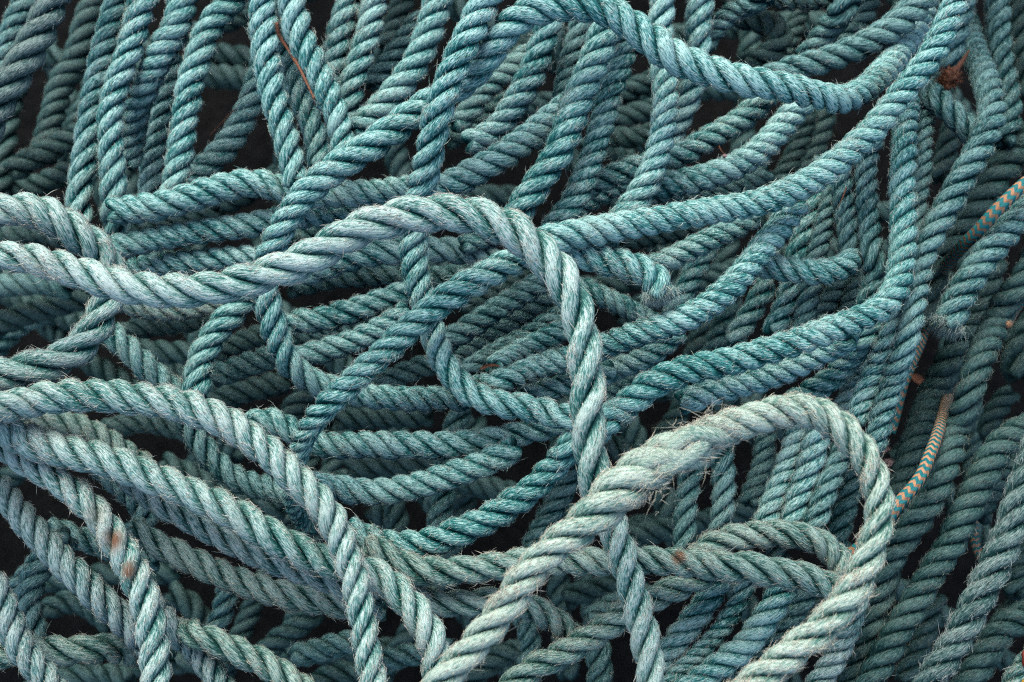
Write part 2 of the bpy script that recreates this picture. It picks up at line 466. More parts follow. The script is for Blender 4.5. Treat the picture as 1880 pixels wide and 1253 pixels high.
rope('upright teal rope standing alone in the black gap below the climbing rope', 6, 43, .72, 'b', '1607,235 1594,278 1590,320 1592,360 1595,395 1599,430 1603,462 1605,490 1602,520 1592,555,5.5 1578,588,5')
rope('dim rope behind the swinging rope, lower neighbour of the level teal rope', 4, 42, .66, 't', '1410,520 1395,545 1380,570 1362,600 1348,630')
rope('dark rope standing between the swinging rope and the long rising rope', 3, 42, .66, 'b', '1345,540 1335,570 1325,600 1312,640 1300,670')
rope('second dark rope standing between the swinging rope and the long rising rope', 2.5, 40, .66, 'n', '1290,595 1282,630 1272,665 1262,700')

rope('teal rope rising from below the loop and turning upright at its far end', 7.5, [50, 54, 54, 50, 46, 44], [.66, .62, .58, .66, .68], 't',
     '1080,808,6 1100,788,6.6 1122,767,7 1150,744,7.5 1180,719 1214,697 1255,680 1300,671 1340,664 1387,651 1437,636 1488,619 1528,604 1562,593 1592,580 1618,565 1637,545 1648,522 1654,495,7 1658,462,6.5 1659,430 1658,398 1655,362 1655,320 1656,285 1658,251 1662,215,6 1668,180,5')
rope('teal rope tucked along the underside of the long rising rope', 6, 46, .58, 't', '1250,738 1290,724 1328,715 1365,705 1402,695 1435,682 1465,669 1495,655 1525,640 1562,620')
rope('short teal rope dropping from the rising rope to the sage coloured arch', 5, 47, .62, 't', '1620,582 1600,611 1581,635 1562,660 1537,686 1508,709 1478,729 1448,746')
rope('teal rope of the standing bundle, nearest the short dropping rope', 4.5, 43, .66, 't', '1622,600 1608,635 1592,670 1573,705 1555,738 1540,768')
rope('teal rope in the middle of the standing bundle beyond the sage arch', 5.5, 44, .66, 't', '1657,556 1648,590 1634,630 1617,668 1600,703 1583,740 1570,778')
rope('slim rope rising straight beside the upturned end of the rising rope', 5, 38, .68, 'b', '1703,180 1697,222 1695,260 1694,295 1690,330 1686,365 1683,400 1680,440 1672,480')
rope('blue teal rope bulging outward then running down along the braided cord', 6, [46, 52, 50, 46, 42, 42], .66, 'b',
     '1762,5,2.5 1775,50,3.5 1789,95,4.5 1803,135,5.5 1814,168,6 1820,200 1816,230 1804,260 1790,287 1776,312 1762,338 1749,362 1735,388 1719,416 1705,445 1693,475 1686,505 1681,540 1675,580 1667,620 1656,660 1644,695 1634,725 1623,760 1613,795 1600,832')
rope('short blue rope below the rusty brown leaf', 6, 46, .66, 'b', '1662,146,4.5 1688,158,5.5 1710,173 1730,190 1750,210 1772,231,5.5 1796,256,5')
rope('dim rope behind the long climbing rope near the rusty brown leaf', 5, 42, .66, 'b', '1777,-30 1768,20 1758,62 1748,100 1736,135 1720,168')
rope('dim blue rope standing upright near the far upper corner', 4, 44, .72, 'b', '1832,-35 1831,15 1832,55 1836,90 1842,125 1849,160 1855,195 1853,228 1838,262')
rope('dim rope cut off by the picture edge in the far upper corner', 3, 42, .68, 'n', '1864,-30 1868,30 1872,80 1876,125 1886,175')
rope('dark rope standing between the blue bulging rope and the climbing rope', 2.5, 42, .68, 'n', '1755,215 1745,250 1735,290 1722,330')

# --- right side, the green ropes and braided cords
rope('dull green rope running down behind the braided cord', 4, [60, 56, 46], .75, 'n', '1912,248 1878,273 1846,305 1816,345 1786,385 1757,425 1732,465 1714,505 1702,550 1694,595')
rope('blue rope with a chafed blunt end pointing down beside the braided cord', 6, 53, .62, 'b', '1915,358 1892,382 1869,403 1846,428 1820,458 1799,488 1779,521 1762,553 1748,580 1737,602', 1.3, (), True)
rope('grey green rope coming from below the chafed blunt end', 4, [46, 54, 52], .68, 'n', '1825,480 1813,525 1803,557 1790,590 1770,620 1752,650 1734,683 1714,722 1697,762 1684,800 1674,832 1664,862 1650,900 1632,938')
rope('green rope bordering the braided cord and passing behind the sage arch', 5.5, [50, 54, 54, 52, 48], .66, 'n',
     '1905,462 1886,500 1869,528 1847,560 1827,597 1809,635 1796,675 1783,715 1772,750 1760,785 1750,815 1741,842 1730,871 1715,904 1700,932 1680,962 1657,992 1637,1020,5 1623,1055,4.5 1613,1090 1604,1125 1593,1165 1578,1205 1560,1245 1545,1280')
rope('green rope curving in from the picture edge and down to the lower edge', 5, [58, 54, 52], .68, 'n',
     '1918,774 1882,789 1850,808 1825,835 1808,865 1792,897 1776,930 1764,957 1752,985 1735,1015 1718,1040 1700,1070 1680,1105 1660,1139 1641,1172 1625,1203 1607,1235 1588,1272')
rope('dim green rope just below the one curving in from the edge', 4, 48, .68, 'n', '1915,838 1880,846 1850,860 1826,885 1808,915 1795,950')
rope('pale grey rope slanting down close to the lower corner', 7, 58, .7, 'k', '1902,825 1889,865 1876,903 1861,945 1849,980 1837,1012 1821,1050 1803,1085 1786,1116 1770,1147 1755,1173 1740,1198 1725,1223 1708,1253 1692,1285', 1.2)
rope('dim green rope bending down between the pale corner rope and the edge', 4, 52, .68, 'n', '1912,1118 1880,1133 1850,1148 1828,1170 1810,1200 1790,1232 1770,1266')
rope('dark rope just above the dim bending one at the picture edge', 3, 46, .68, 'n', '1915,1068 1888,1094 1864,1116 1840,1138')
rope('pale green rope end cutting the lower corner beside the red scrap', 5, 48, .68, 'm', '1912,1192 1884,1220 1864,1252 1850,1288')
rope('dim slim rope between the two green ropes near the lower edge', 3, 42, .68, 'n', '1718,1095 1706,1140 1692,1180 1676,1213 1658,1250')
rope('dark rope at the edge behind the pale corner rope', 3, 44, .68, 'n', '1905,960 1880,1010 1868,1050 1860,1090')
rope('dark green rope at the picture edge beside the short cord piece', 3, 56, .7, 'n', '1905,590 1880,620 1868,650 1872,690')
rope('dark stub of rope in the black gap beside the green ropes', 2, 40, .68, 'n', '1855,720 1835,745 1818,775 1812,800')

# --- under and beside the sage arch
rope('slim rope standing in the dark under the knot', 5, 42, .78, 'b', '1280,820 1269,866 1264,903 1261,931 1260,960 1258,990 1254,1025')
rope('second slim rope standing in the dark under the knot', 5, 42, .78, 'b', '1322,800 1327,855 1329,890 1328,920 1326,948 1322,978 1315,1012')
rope('dark rope stub hanging from the sage arch', 4, 38, .72, 'b', '1408,780 1402,825 1397,862 1386,895 1375,925')
rope('teal rope inside the sage arch, first of the three leaning there', 5, 46, .7, 't', '1472,775 1459,815 1447,850 1434,882 1422,912 1412,942 1400,975')
rope('teal rope inside the sage arch, middle of the three leaning there', 5, 46, .7, 't', '1512,770 1498,810 1488,844 1478,877 1467,910 1457,944 1446,978')
rope('teal rope inside the sage arch, last of the three leaning there', 5, 44, .7, 'b', '1552,810 1536,848 1524,878 1511,912 1501,944 1488,980')
rope('dim rope close along the inner side of the sage arch', 4, 42, .7, 'b', '1578,840 1564,890 1553,930 1545,965 1533,1005')
rope('moss grey rope arching over and diving at the foot of the sage arch', 6, [42, 50, 50, 44], .72, 'm', '1275,1022,5.5 1298,1006,6 1325,994 1355,986 1392,981 1430,981 1467,986 1497,995 1523,1010 1540,1030 1547,1056,5.5 1543,1090,5', 1.2)
rope('pale level rope with an orange stain, running to the foot of the sage arch', 7, [50, 54, 52, 52, 54, 52, 46], .85, 'm',
     '675,1000,6.6 692,1012,6.8 715,1028 740,1040 766,1048 805,1051 843,1050 882,1044 921,1040 954,1034 1000,1030 1053,1030 1092,1030 1130,1030 1174,1028 1208,1030 1246,1033 1285,1036 1324,1041 1353,1043 1392,1046 1430,1052 1469,1059 1500,1068 1526,1081,6.5 1548,1102,6', 1.2,
     ((1246, 1020, 13, 'o'),))
rope('teal rope on the lower edge bundle, farthest from the sage arch', 4.5, 46, .68, 't', '1340,1030 1320,1070 1301,1100 1280,1128 1258,1157 1238,1184 1218,1212 1195,1245')
rope('thin teal rope second in the lower edge bundle', 4.5, 38, .68, 't', '1380,1035 1366,1077 1352,1110 1332,1143 1308,1173 1282,1202 1257,1228 1225,1260')
rope('stout teal rope third in the lower edge bundle', 5, 50, .68, 't', '1460,1045 1437,1086 1416,1122 1394,1155 1368,1186 1338,1212 1304,1236 1265,1264')
rope('dim rope last in the lower edge bundle before the sage arch', 4, 42, .68, 'b', '1490,1075 1467,1113 1447,1142 1427,1170 1400,1203 1368,1232 1330,1262')
rope('dark rope in the gap between the lower edge bundle and the sage arch', 2.5, 40, .68, 'n', '1530,1080 1496,1125 1467,1158 1435,1192 1410,1225')
rope('blue rope just outside the lower end of the sage arch', 5, 46, .7, 'g', '1580,1090 1568,1122 1558,1150 1545,1182 1526,1217 1505,1250 1488,1282')
rope('sage rope with a thick frayed knot, arching down again to the lower edge', 11, [60, 60, 60, 60, 66, 84, 76, 62, 58, 58, 57, 56, 57, 58, 58, 58], [1.0, 1.0, 1.0, 1.0, 1.0, .75, .7, .7, .75, .9, .95, .95, .9, .9], 's',
     '780,1290 800,1266 820,1242 846,1213 869,1188 893,1156 920,1122 945,1090 971,1056 1000,1023 1033,995 1066,971 1100,940 1136,906 1164,880 1197,854 1231,834 1264,818 1298,801 1331,788 1365,777 1401,766 1438,757 1471,753 1506,761 1536,779 1561,802 1582,828 1597,855 1606,884 1610,913 1610,942 1608,970 1602,995 1590,1032 1573,1068 1553,1100 1528,1129 1503,1158 1472,1186 1441,1210 1415,1231 1388,1252 1345,1284', 1.6)
rope('pale grey rope coming out under the knotted rope and down to the lower edge', 8, [58, 57, 54], .95, 'p', '1094,895,7.6 1109,930,7.8 1124,965,8 1133,990,8 1141,1015 1149,1046 1159,1079 1169,1116 1179,1149 1187,1188 1193,1222 1198,1256 1203,1290', 1.2)
rope('moss grey rope crossing under the pale grey one to the lower edge', 6, [46, 50, 52], .8, 'm', '1330,1032,5 1300,1052,5.5 1272,1066 1236,1082 1197,1097 1162,1117 1132,1137 1107,1155 1084,1172 1053,1190 1022,1206 989,1222 955,1245 920,1278')
rope('short dim rope hanging below the moss grey crossing rope', 3.5, 46, .8, 'b', '1088,1155 1098,1190 1102,1222 1100,1268')
rope('moss grey rope passing under the knotted rope in a shallow wave', 6, [46, 50, 46], .85, 'm', '715,1070 742,1079 768,1090 796,1102 832,1108 869,1107 905,1101 940,1105 972,1115 1000,1130 1030,1150,5 1052,1172,4.5')
rope('dim upright rope in the dark triangle beside the knotted rope', 2.5, 40, .78, 'b', '950,1105 966,1148 974,1185 968,1222')
rope('dim rope in shade below the moss grey rope near the lower edge', 3, 40, .8, 'b', '1185,1075 1150,1095 1118,1115 1085,1135')
rope('short green rope under the knotted rope, right beside the pale loop', 4, 44, .7, 'n', '1090,806 1115,816 1135,825 1158,838 1185,858')
rope('dark rope deep below the rising rope and above the knot', 2.5, 40, .7, 'n', '1262,735 1240,770 1220,800 1205,830')
rope('dark upright rope deep above the knot', 2, 40, .7, 'n', '1345,700 1342,735 1340,765 1338,800')

# --- centre: the large pale loop and what runs beneath it
rope('large pale frayed rope running level, rising and looping round in the middle', 10, [58, 61, 63, 63, 63, 65, 66, 66, 64, 63, 62, 60],
     [.8, .8, .82, .86, .95, 1.0, .95, .95, 1.05, 1.2, 1.25, 1.2], 'p',
     '-45,467 0,471 33,471 67,477 117,491 168,508 218,522 268,531 318,535 369,534 419,527 467,513 517,494 567,474 610,449 652,425 695,410 738,398 785,391 832,391 872,397 910,409 943,426 976,448 1004,476 1027,507 1047,541 1061,575 1069,608 1074,642 1077,675 1078,709 1078,742 1080,775 1082,808 1086,846 1092,880,9.8 1101,915,9.5 1112,948,9.2', 1.25)
rope('bright teal rope slanting across the middle inside the pale loop', 8, [50, 52, 52, 50, 42, 36], .68, 't',
     '1015,458,7 978,470,7.5 935,484,8 888,508 844,534 807,558 777,583 738,615 702,648 668,680 635,712 604,740 580,768 563,797 550,830,7 540,870,6 536,910,5.5 546,945,5 566,978,4.5', 1.2)
rope('teal rope curving level above the pale rope, running on behind the bright crossing rope', 7, [54, 56, 55, 50, 48, 48, 52, 54, 50], .62, 't',
     '205,388,6.5 245,384 290,378 335,368 380,353 419,341 455,337 490,339 527,348,6.6 565,356,6.2 600,357,6 640,356 685,355 735,350 775,348 805,346 832,338 862,322 901,298 941,274 974,250 1008,222 1038,196')
rope('teal level rope second below the curving one, above the large pale rope', 6, 46, .62, 't', '205,455 245,446 285,438 335,430 385,423 436,416 479,410 515,403,5.5 550,398,5 590,396 625,393 668,386')
rope('teal level rope close above the large pale rope', 5.5, 45, .62, 't', '205,505 250,493 292,486 335,483 385,479 436,475 478,470 515,464')
rope('dark rope in the gap below the upper curving level rope', 3, 40, .62, 'n', '220,420 260,412 300,408 350,398 400,388')
rope('dim rope in the gap above the pale rope beside the slanting teal one', 4, 40, .62, 'b', '545,435 580,424 615,416 660,402')
rope('teal level rope passing behind the upright rope inside the loop', 5, [46, 50, 48], .66, 't', '555,503 598,488 640,475 685,465 725,461 770,459 819,459 855,464 892,472 930,484')
rope('dark level rope along the lower side of the rope inside the loop', 4, 44, .66, 'b', '530,525 575,516 620,509 660,506 700,506 740,507 790,510 840,505 885,492')
rope('thin rope peeping out right under the crown of the pale loop', 5, 38, .66, 't', '850,450 880,438 910,430 945,428')
rope('teal rope in the hollow inside the loop, upper of two level ones', 5, 46, .64, 't', '515,600 545,592 585,587 628,577 668,565 702,553 735,541 768,528')
rope('teal rope in the hollow inside the loop, lower of two level ones', 5, 46, .64, 't', '535,662 568,652 602,642 642,630 680,614 715,595 748,573')
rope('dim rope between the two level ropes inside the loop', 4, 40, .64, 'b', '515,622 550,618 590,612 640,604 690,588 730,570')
rope('dark teal rope slanting under the bright one inside the loop, outermost', 5, 44, .66, 'b', '790,648 827,622 861,600 900,575 935,553 970,532 1008,508')
rope('dark teal rope slanting under the bright one inside the loop, second', 4.3, 42, .66, 'b', '822,668 857,645 894,622 928,599 962,576 1002,550 1038,522')
rope('dim teal rope slanting inside the loop above the small brown leaf', 5, 42, .66, 'b', '842,695 885,665 925,642 960,625 1000,600 1045,572')
rope('dim teal rope slanting inside the loop close to its inner rim', 5, 42, .66, 't', '905,675 948,650 985,630 1020,612 1060,592')
rope('dark rope inside the loop under its crown', 3, 44, .66, 'n', '850,566 895,542 940,515 990,492')
rope('teal rope below the brown leaf, running out under the pale loop', 5, 44, .66, 't', '948,735 985,722 1020,713 1055,705 1092,695 1125,680')
rope('dim rope between the sweeping rope and the bright slanting rope', 4, 42, .66, 'b', '695,708 733,691 765,678 808,662')

# --- left centre
rope('teal rope crossing down from the pale rope to the long lower pale rope', 5.5, 49, .7, 't', '470,528 442,558 416,586 396,612 378,642 366,670 361,700 357,735')
rope('frayed teal rope peeping out between two pale ropes', 5, 47, .68, 't', '182,580 207,614 231,638 255,662 278,685 303,706 330,733', 1.5)
rope('dim rope in the hollow left of the crossing teal rope', 4, 46, .68, 'n', '218,618 250,604 285,597 318,592 352,586 385,580 420,568')
rope('thin green rope hugging the underside of the large pale rope', 5, 38, .68, 'm', '208,550 248,563 290,570 330,569 372,562 420,550')
rope('dim level rope in the hollow below the large pale rope, uppermost', 3, 42, .66, 'n', '400,648 440,632 478,620 520,612')
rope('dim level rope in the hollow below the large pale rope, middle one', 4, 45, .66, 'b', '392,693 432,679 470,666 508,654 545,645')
rope('dim level rope in the hollow below the large pale rope, lowest', 3, 44, .66, 'n', '390,740 438,723 480,711 528,700')
rope('dark slanting rope near the end of the bright slanting rope', 3, 44, .66, 'n', '520,785 542,748 566,722 598,698')
rope('dark rope in the black hollow beside the bent pale rope', 1.5, 44, .68, 'n', '240,640 290,648 340,650 400,655')
rope('dark rope crossing the hollow at the picture edge, uppermost', 2.5, 44, .68, 'b', '-25,528 30,524 80,520 130,530')
rope('dark rope crossing the hollow at the picture edge, middle one', 2, 44, .68, 'n', '-25,606 20,586 60,571 110,560 165,545')
rope('dark rope crossing the hollow at the picture edge, lowest', 1, 42, .68, 'b', '-15,650 15,618 45,592 85,574')
rope('dark rope below the pale bent rope at the picture edge', 2.5, 42, .68, 'n', '-20,425 30,432 75,428 120,440')
rope('pale rope entering at the edge, bending under the large pale rope and back', 8.5, [58, 62, 60, 58, 64, 64], [.72, .72, .85, 1.0, 1.1, 1.1], 'p',
     '-40,383 0,389 33,385 67,389 100,403 127,420 151,437 176,456,8 196,485,7.4 202,520,7 195,553,7 182,588,7.4 155,629,8 117,659,8.5 67,676 17,687 -40,696', 1.4)
rope('long pale rope lying level then curving down to the lower edge', 9, [56, 61, 62, 61, 60, 58, 56, 53, 52, 52], .78, 'p',
     '-130,742,8.4 -45,749,8.8 0,748 42,739 84,732 126,728 168,727 209,728 251,731 293,735 333,744 370,758 406,773 440,793 472,817 500,838 523,861 546,882 568,902 590,925 607,946 621,972 632,1003 643,1038 653,1070 660,1104 666,1137 671,1170 676,1202 681,1235 688,1290', 1.4)
rope('long pale rope slanting down below it and bending to the lower edge', 8.3, [58, 60, 60, 59, 58, 58, 60, 58], .78, 'p',
     '-130,800,7.2 -50,779,7.6 0,783,8 28,799,8.3 56,812 95,822 128,830 168,838 209,851 251,866 293,882 340,900 384,921 426,945 468,967 509,990 551,1012,8.2 596,1033,7.8 645,1046,7.5 694,1058,7.7 726,1083,8 752,1109 771,1136 786,1162 796,1190 800,1217 799,1245 796,1285', 1.4)
rope('grey rope tucked along the underside of the long slanting pale rope', 7, [46, 50, 50], .85, 'g', '225,872 265,903 302,928 352,956 390,976 429,997 468,1015 506,1031 545,1044 584,1056 620,1068 662,1085 700,1100')
rope('moss grey rope third below the long slanting pale rope', 6, [46, 50, 50], .85, 'm', '245,970 273,990 309,1010 343,1026 384,1047 420,1062 460,1076 500,1088 540,1096 580,1102 620,1109 665,1117 705,1123')
rope('pale rope with brown rust stains, bending down to the lower edge', 8, [52, 54, 55, 55], .78, 'p',
     '-130,850,6.8 -50,812,7.4 0,818,7.8 42,843 75,862 112,884 136,903 160,925 184,950 205,982 224,1012 240,1041 253,1069 263,1095 272,1126 278,1157 281,1188 284,1219 286,1255 288,1290', 1.3,
     ((207, 990, 19, 'b'), (236, 1048, 15, 'b'), (172, 945, 22, 'y')))
rope('grey rope slanting down and ending below the rust stained rope', 7, 53, .8, 'g', '-120,842,6.4 -55,850,6.8 -12,882,7 15,915 46,955 77,989 101,1015 124,1041 150,1064 173,1090 201,1116 228,1143 255,1168,6.5 283,1195,6')
rope('grey rope coming out under the rust stained rope to the lower edge', 6.5, 49, .78, 'g', '262,1090 298,1133 326,1162 352,1190 374,1216 398,1247 422,1284')
rope('moss grey rope bending down to the lower edge beside the dark hollow', 7, 52, .82, 'm', '300,1158,6 328,1160,6.6 359,1166,7 390,1177 421,1189 455,1203 486,1218 511,1235 540,1257 570,1285')
rope('moss grey rope lying level near the lower edge', 6, [50, 55, 50], .8, 'm', '-40,1206,5.5 0,1204 36,1196,5.5 70,1191,6 103,1193 142,1194 193,1190 232,1194 272,1202,5.5 312,1214,5')
rope('grey rope cutting the lower corner over the level rope', 7, 52, .8, 'g', '-22,1060 -5,1092 8,1117 18,1143 29,1169 44,1195 62,1219 82,1244 112,1284')
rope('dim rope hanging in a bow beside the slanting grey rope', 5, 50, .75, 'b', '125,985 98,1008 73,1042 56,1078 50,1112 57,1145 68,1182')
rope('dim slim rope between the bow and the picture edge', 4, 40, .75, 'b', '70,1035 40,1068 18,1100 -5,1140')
rope('dark rope lying level behind the rust stained rope', 4, 44, .75, 'b', '92,968 130,984 165,996 200,1008 240,1018 290,1030')
rope('dark rope end curled in the gap below the long slanting pale rope', 5.5, 48, .7, 'b', '180,850 205,872 230,897 252,922 266,946 262,970 240,984', 1.3)
rope('dim rope sagging below the long level pale rope, upper one', 4.5, 46, .78, 'm', '45,752 78,766 112,772 140,780 165,790 192,804 220,822 250,843 278,866')
rope('dark fuzzy rope deep in the hollow under the level pale rope', 3, 40, .7, 'n', '195,788 232,780 268,777 300,782 335,791 368,803')
rope('dim teal rope bowing down under the level pale rope to the frayed end', 5, 46, .8, 'b', '338,755 348,780 358,800 370,820 388,842 409,863 433,878 461,889 492,896 522,904 552,918')
rope('dark rope deep under the bowing dim rope', 1.5, 44, .75, 'n', '300,850 350,875 400,905 450,925 520,935')

# --- lower centre
rope('teal level rope below the sweeping one, upper of two beside the black hollow', 6, [46, 50, 51, 48, 46], .66, 't', '448,788,5 480,773,5.4 515,779 548,796 578,812 610,818 645,817 685,816 725,818 765,819 810,819 850,817 890,813 921,806 953,798 985,790 1017,781,5.6 1050,771,5.2 1088,758,5')
rope('teal level rope bending up, lower of two beside the black hollow', 5.5, 49, .66, 't', '570,893 600,897 630,901 665,904 700,904 737,899 778,890 816,878 854,865 889,851 918,838 948,822')
rope('bright teal rope curving up round the black hollow to the pale loop', 6.5, [48, 52, 53, 50], .68, 't', '640,970,6 665,984,6 698,997,6.5 730,1003 765,1000 803,992 842,977 880,961 912,943 944,923 974,900 1001,874 1024,848 1045,824 1072,795,6')
rope('dim upright rope showing in the gaps between the level ropes', 3, 42, .75, 'b', '852,745 838,778 825,815 816,860 813,915 808,950 802,988')
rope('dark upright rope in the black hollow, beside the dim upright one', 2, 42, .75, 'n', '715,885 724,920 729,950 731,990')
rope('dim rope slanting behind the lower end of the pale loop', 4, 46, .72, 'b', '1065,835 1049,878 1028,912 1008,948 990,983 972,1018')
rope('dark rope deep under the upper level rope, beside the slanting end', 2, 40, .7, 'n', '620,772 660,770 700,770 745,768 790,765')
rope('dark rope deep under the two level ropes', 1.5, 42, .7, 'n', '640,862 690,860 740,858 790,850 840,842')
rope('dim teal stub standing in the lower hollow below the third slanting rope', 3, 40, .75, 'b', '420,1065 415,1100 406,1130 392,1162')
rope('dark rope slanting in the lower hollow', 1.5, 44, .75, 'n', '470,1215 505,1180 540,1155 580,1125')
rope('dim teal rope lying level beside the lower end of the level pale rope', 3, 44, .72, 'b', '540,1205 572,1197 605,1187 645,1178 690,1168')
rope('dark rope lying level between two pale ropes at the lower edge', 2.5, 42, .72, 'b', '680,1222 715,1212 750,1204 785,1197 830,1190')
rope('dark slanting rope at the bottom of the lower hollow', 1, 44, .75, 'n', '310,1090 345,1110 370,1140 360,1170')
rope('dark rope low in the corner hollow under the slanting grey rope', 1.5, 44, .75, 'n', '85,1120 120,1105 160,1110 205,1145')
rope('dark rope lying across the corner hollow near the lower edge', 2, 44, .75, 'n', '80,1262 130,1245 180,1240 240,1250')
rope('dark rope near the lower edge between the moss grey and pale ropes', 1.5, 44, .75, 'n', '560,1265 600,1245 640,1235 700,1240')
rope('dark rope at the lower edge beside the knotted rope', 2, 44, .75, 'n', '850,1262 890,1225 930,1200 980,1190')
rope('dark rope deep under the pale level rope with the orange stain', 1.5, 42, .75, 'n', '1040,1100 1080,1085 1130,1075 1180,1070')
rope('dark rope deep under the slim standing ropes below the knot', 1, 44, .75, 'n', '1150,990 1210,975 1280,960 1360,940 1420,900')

# --- braided cords
cord('orange and teal braided cord slanting past the chafed blunt end of a blue rope', 7, 24, '1905,318 1869,348 1829,387 1796,424 1765,455 1745,478,5 1724,508,3.5 1708,545,2.6 1700,585,3 1691,620,4 1681,645,4.6 1668,675,5 1656,705,5 1648,735 1641,765 1632,795,4')
cord('orange and teal braided cord running down between two green ropes to the sage arch', 6.5, [19, 22, 24, 24], '1775,640,1 1758,680,2 1747,710,3.4 1737,741,5.6 1729,771,6.5 1718,807 1706,838 1694,868 1676,895 1654,920 1634,947 1610,975 1585,1000,6 1563,1019,5.5 1548,1045,5')
cord('short piece of braided cord in the black gap beside the pale grey corner rope', 3.5, 16, '1786,915 1786,945 1788,972 1791,998 1800,1023 1815,1048 1830,1075')
cord('small bit of ochre and teal cord at the picture edge beside the green rope', 5.5, 14, '1905,515 1890,534 1876,556 1863,575 1851,597')

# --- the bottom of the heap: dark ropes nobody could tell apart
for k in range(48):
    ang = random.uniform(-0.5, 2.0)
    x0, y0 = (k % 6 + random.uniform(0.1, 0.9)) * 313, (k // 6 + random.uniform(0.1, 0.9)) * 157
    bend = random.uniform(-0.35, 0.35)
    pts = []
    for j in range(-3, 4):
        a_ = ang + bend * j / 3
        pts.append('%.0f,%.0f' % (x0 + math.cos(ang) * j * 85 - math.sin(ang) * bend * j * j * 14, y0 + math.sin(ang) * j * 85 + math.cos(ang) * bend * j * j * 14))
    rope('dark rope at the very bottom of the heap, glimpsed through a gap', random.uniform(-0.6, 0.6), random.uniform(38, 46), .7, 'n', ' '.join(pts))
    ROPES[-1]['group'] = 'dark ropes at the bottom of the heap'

# ---------------------------------------------------------------- how the ropes lie on one another
STEP = 5.0
LEVEL = 72.0                                          # photo pixels of height per level
def run_on(P):
    """a rope that leaves the picture goes on over the heap for a while, sinking a little"""
    P = list(P)
    for k in (0, 1):
        P.reverse()
        x, y, l = P[-1]
        if -8 < x < W_PX + 8 and -8 < y < H_PX + 8:
            continue
        d = np.array(P[-1][:2]) - np.array(P[-2][:2])
        d = d / np.linalg.norm(d)
        bend = rng.normal(0, 0.08)
        for j in range(8):
            d = np.array([d[0] * math.cos(bend) - d[1] * math.sin(bend), d[0] * math.sin(bend) + d[1] * math.cos(bend)])
            x, y, l = x + d[0] * 105, y + d[1] * 105, l - 0.2
            P.append((x, y, l))
    return P


for i, r in enumerate(ROPES):
    n0 = len(r['P'])
    P_ = run_on(r['P'])
    # widths and lays belong to the traced stretch: keep them there
    C0 = catmull(r['P'], STEP)
    C = catmull(P_, STEP)
    i0 = int(np.argmin((C[:, 0] - C0[0, 0]) ** 2 + (C[:, 1] - C0[0, 1]) ** 2))
    i1 = int(np.argmin((C[:, 0] - C0[-1, 0]) ** 2 + (C[:, 1] - C0[-1, 1]) ** 2))
    r['C'] = C
    r['tt'] = np.clip((np.arange(len(C)) - i0) / max(i1 - i0, 1), 0, 1)
    r['wd'] = np.interp(r['tt'], np.linspace(0, 1, len(r['w'])), r['w']) * (1.06 if r['pal'] != 'c' else 1.0)
X = np.concatenate([r['C'][:, 0] for r in ROPES])
Y = np.concatenate([r['C'][:, 1] for r in ROPES])
def level_height(l):
    return np.where(l >= 4.6, l, 4.6 - (4.6 - l) * 2.6) * LEVEL


Z0 = np.concatenate([gauss(level_height(r['C'][:, 2]), 9) for r in ROPES])
RAD = np.concatenate([r['wd'] for r in ROPES]) / 2
ID = np.concatenate([np.full(len(r['C']), i) for i, r in enumerate(ROPES)])
OFF = np.concatenate([[0], np.cumsum([len(r['C']) for r in ROPES])])
pi, pj, pd = [], [], []
for a in range(0, len(X), 800):
    s = slice(a, a + 800)
    dx = X[s, None] - X[None]
    dy = Y[s, None] - Y[None]
    rr = RAD[s, None] + RAD[None]
    d2 = dx * dx + dy * dy
    ok = (d2 < (rr * 0.9) ** 2) & (ID[s, None] < ID[None])
    ii, jj = np.nonzero(ok)
    pi.append(ii + a)
    pj.append(jj)
    pd.append(np.sqrt(d2[ii, jj]))
pi, pj, pd = np.concatenate(pi), np.concatenate(pj), np.concatenate(pd)
sgn = np.where(Z0[pi] + ID[pi] * 1e-4 > Z0[pj] + ID[pj] * 1e-4, 1.0, -1.0)
need = np.sqrt(np.maximum((0.96 * (RAD[pi] + RAD[pj])) ** 2 - pd ** 2, 0))
Z = Z0.copy()
for it in range(160):
    gap = sgn * (Z[pi] - Z[pj])
    short = np.maximum(need - gap, 0) * 0.5
    up = np.zeros_like(Z)
    dn = np.zeros_like(Z)
    np.maximum.at(up, pi, np.where(sgn > 0, short, 0))
    np.maximum.at(dn, pi, np.where(sgn < 0, short, 0))
    np.maximum.at(up, pj, np.where(sgn < 0, short, 0))
    np.maximum.at(dn, pj, np.where(sgn > 0, short, 0))
    Z = Z + (up - dn) * 0.7
    if it < 150:
        for k in range(len(ROPES)):
            z = Z[OFF[k]:OFF[k + 1]]
            if len(z) > 8:
                zs = np.convolve(np.pad(z, 2, mode='edge'), np.ones(5) / 5, mode='valid')
                Z[OFF[k]:OFF[k + 1]] = z * 0.55 + zs * 0.45
Z_MIN = Z.min() - 40


def height(zpx):
    return zpx * M_PX


# ---------------------------------------------------------------- building one rope
RING = 12
STAIN = {'b': 1.0, 'o': 1.4, 'y': 0.45}


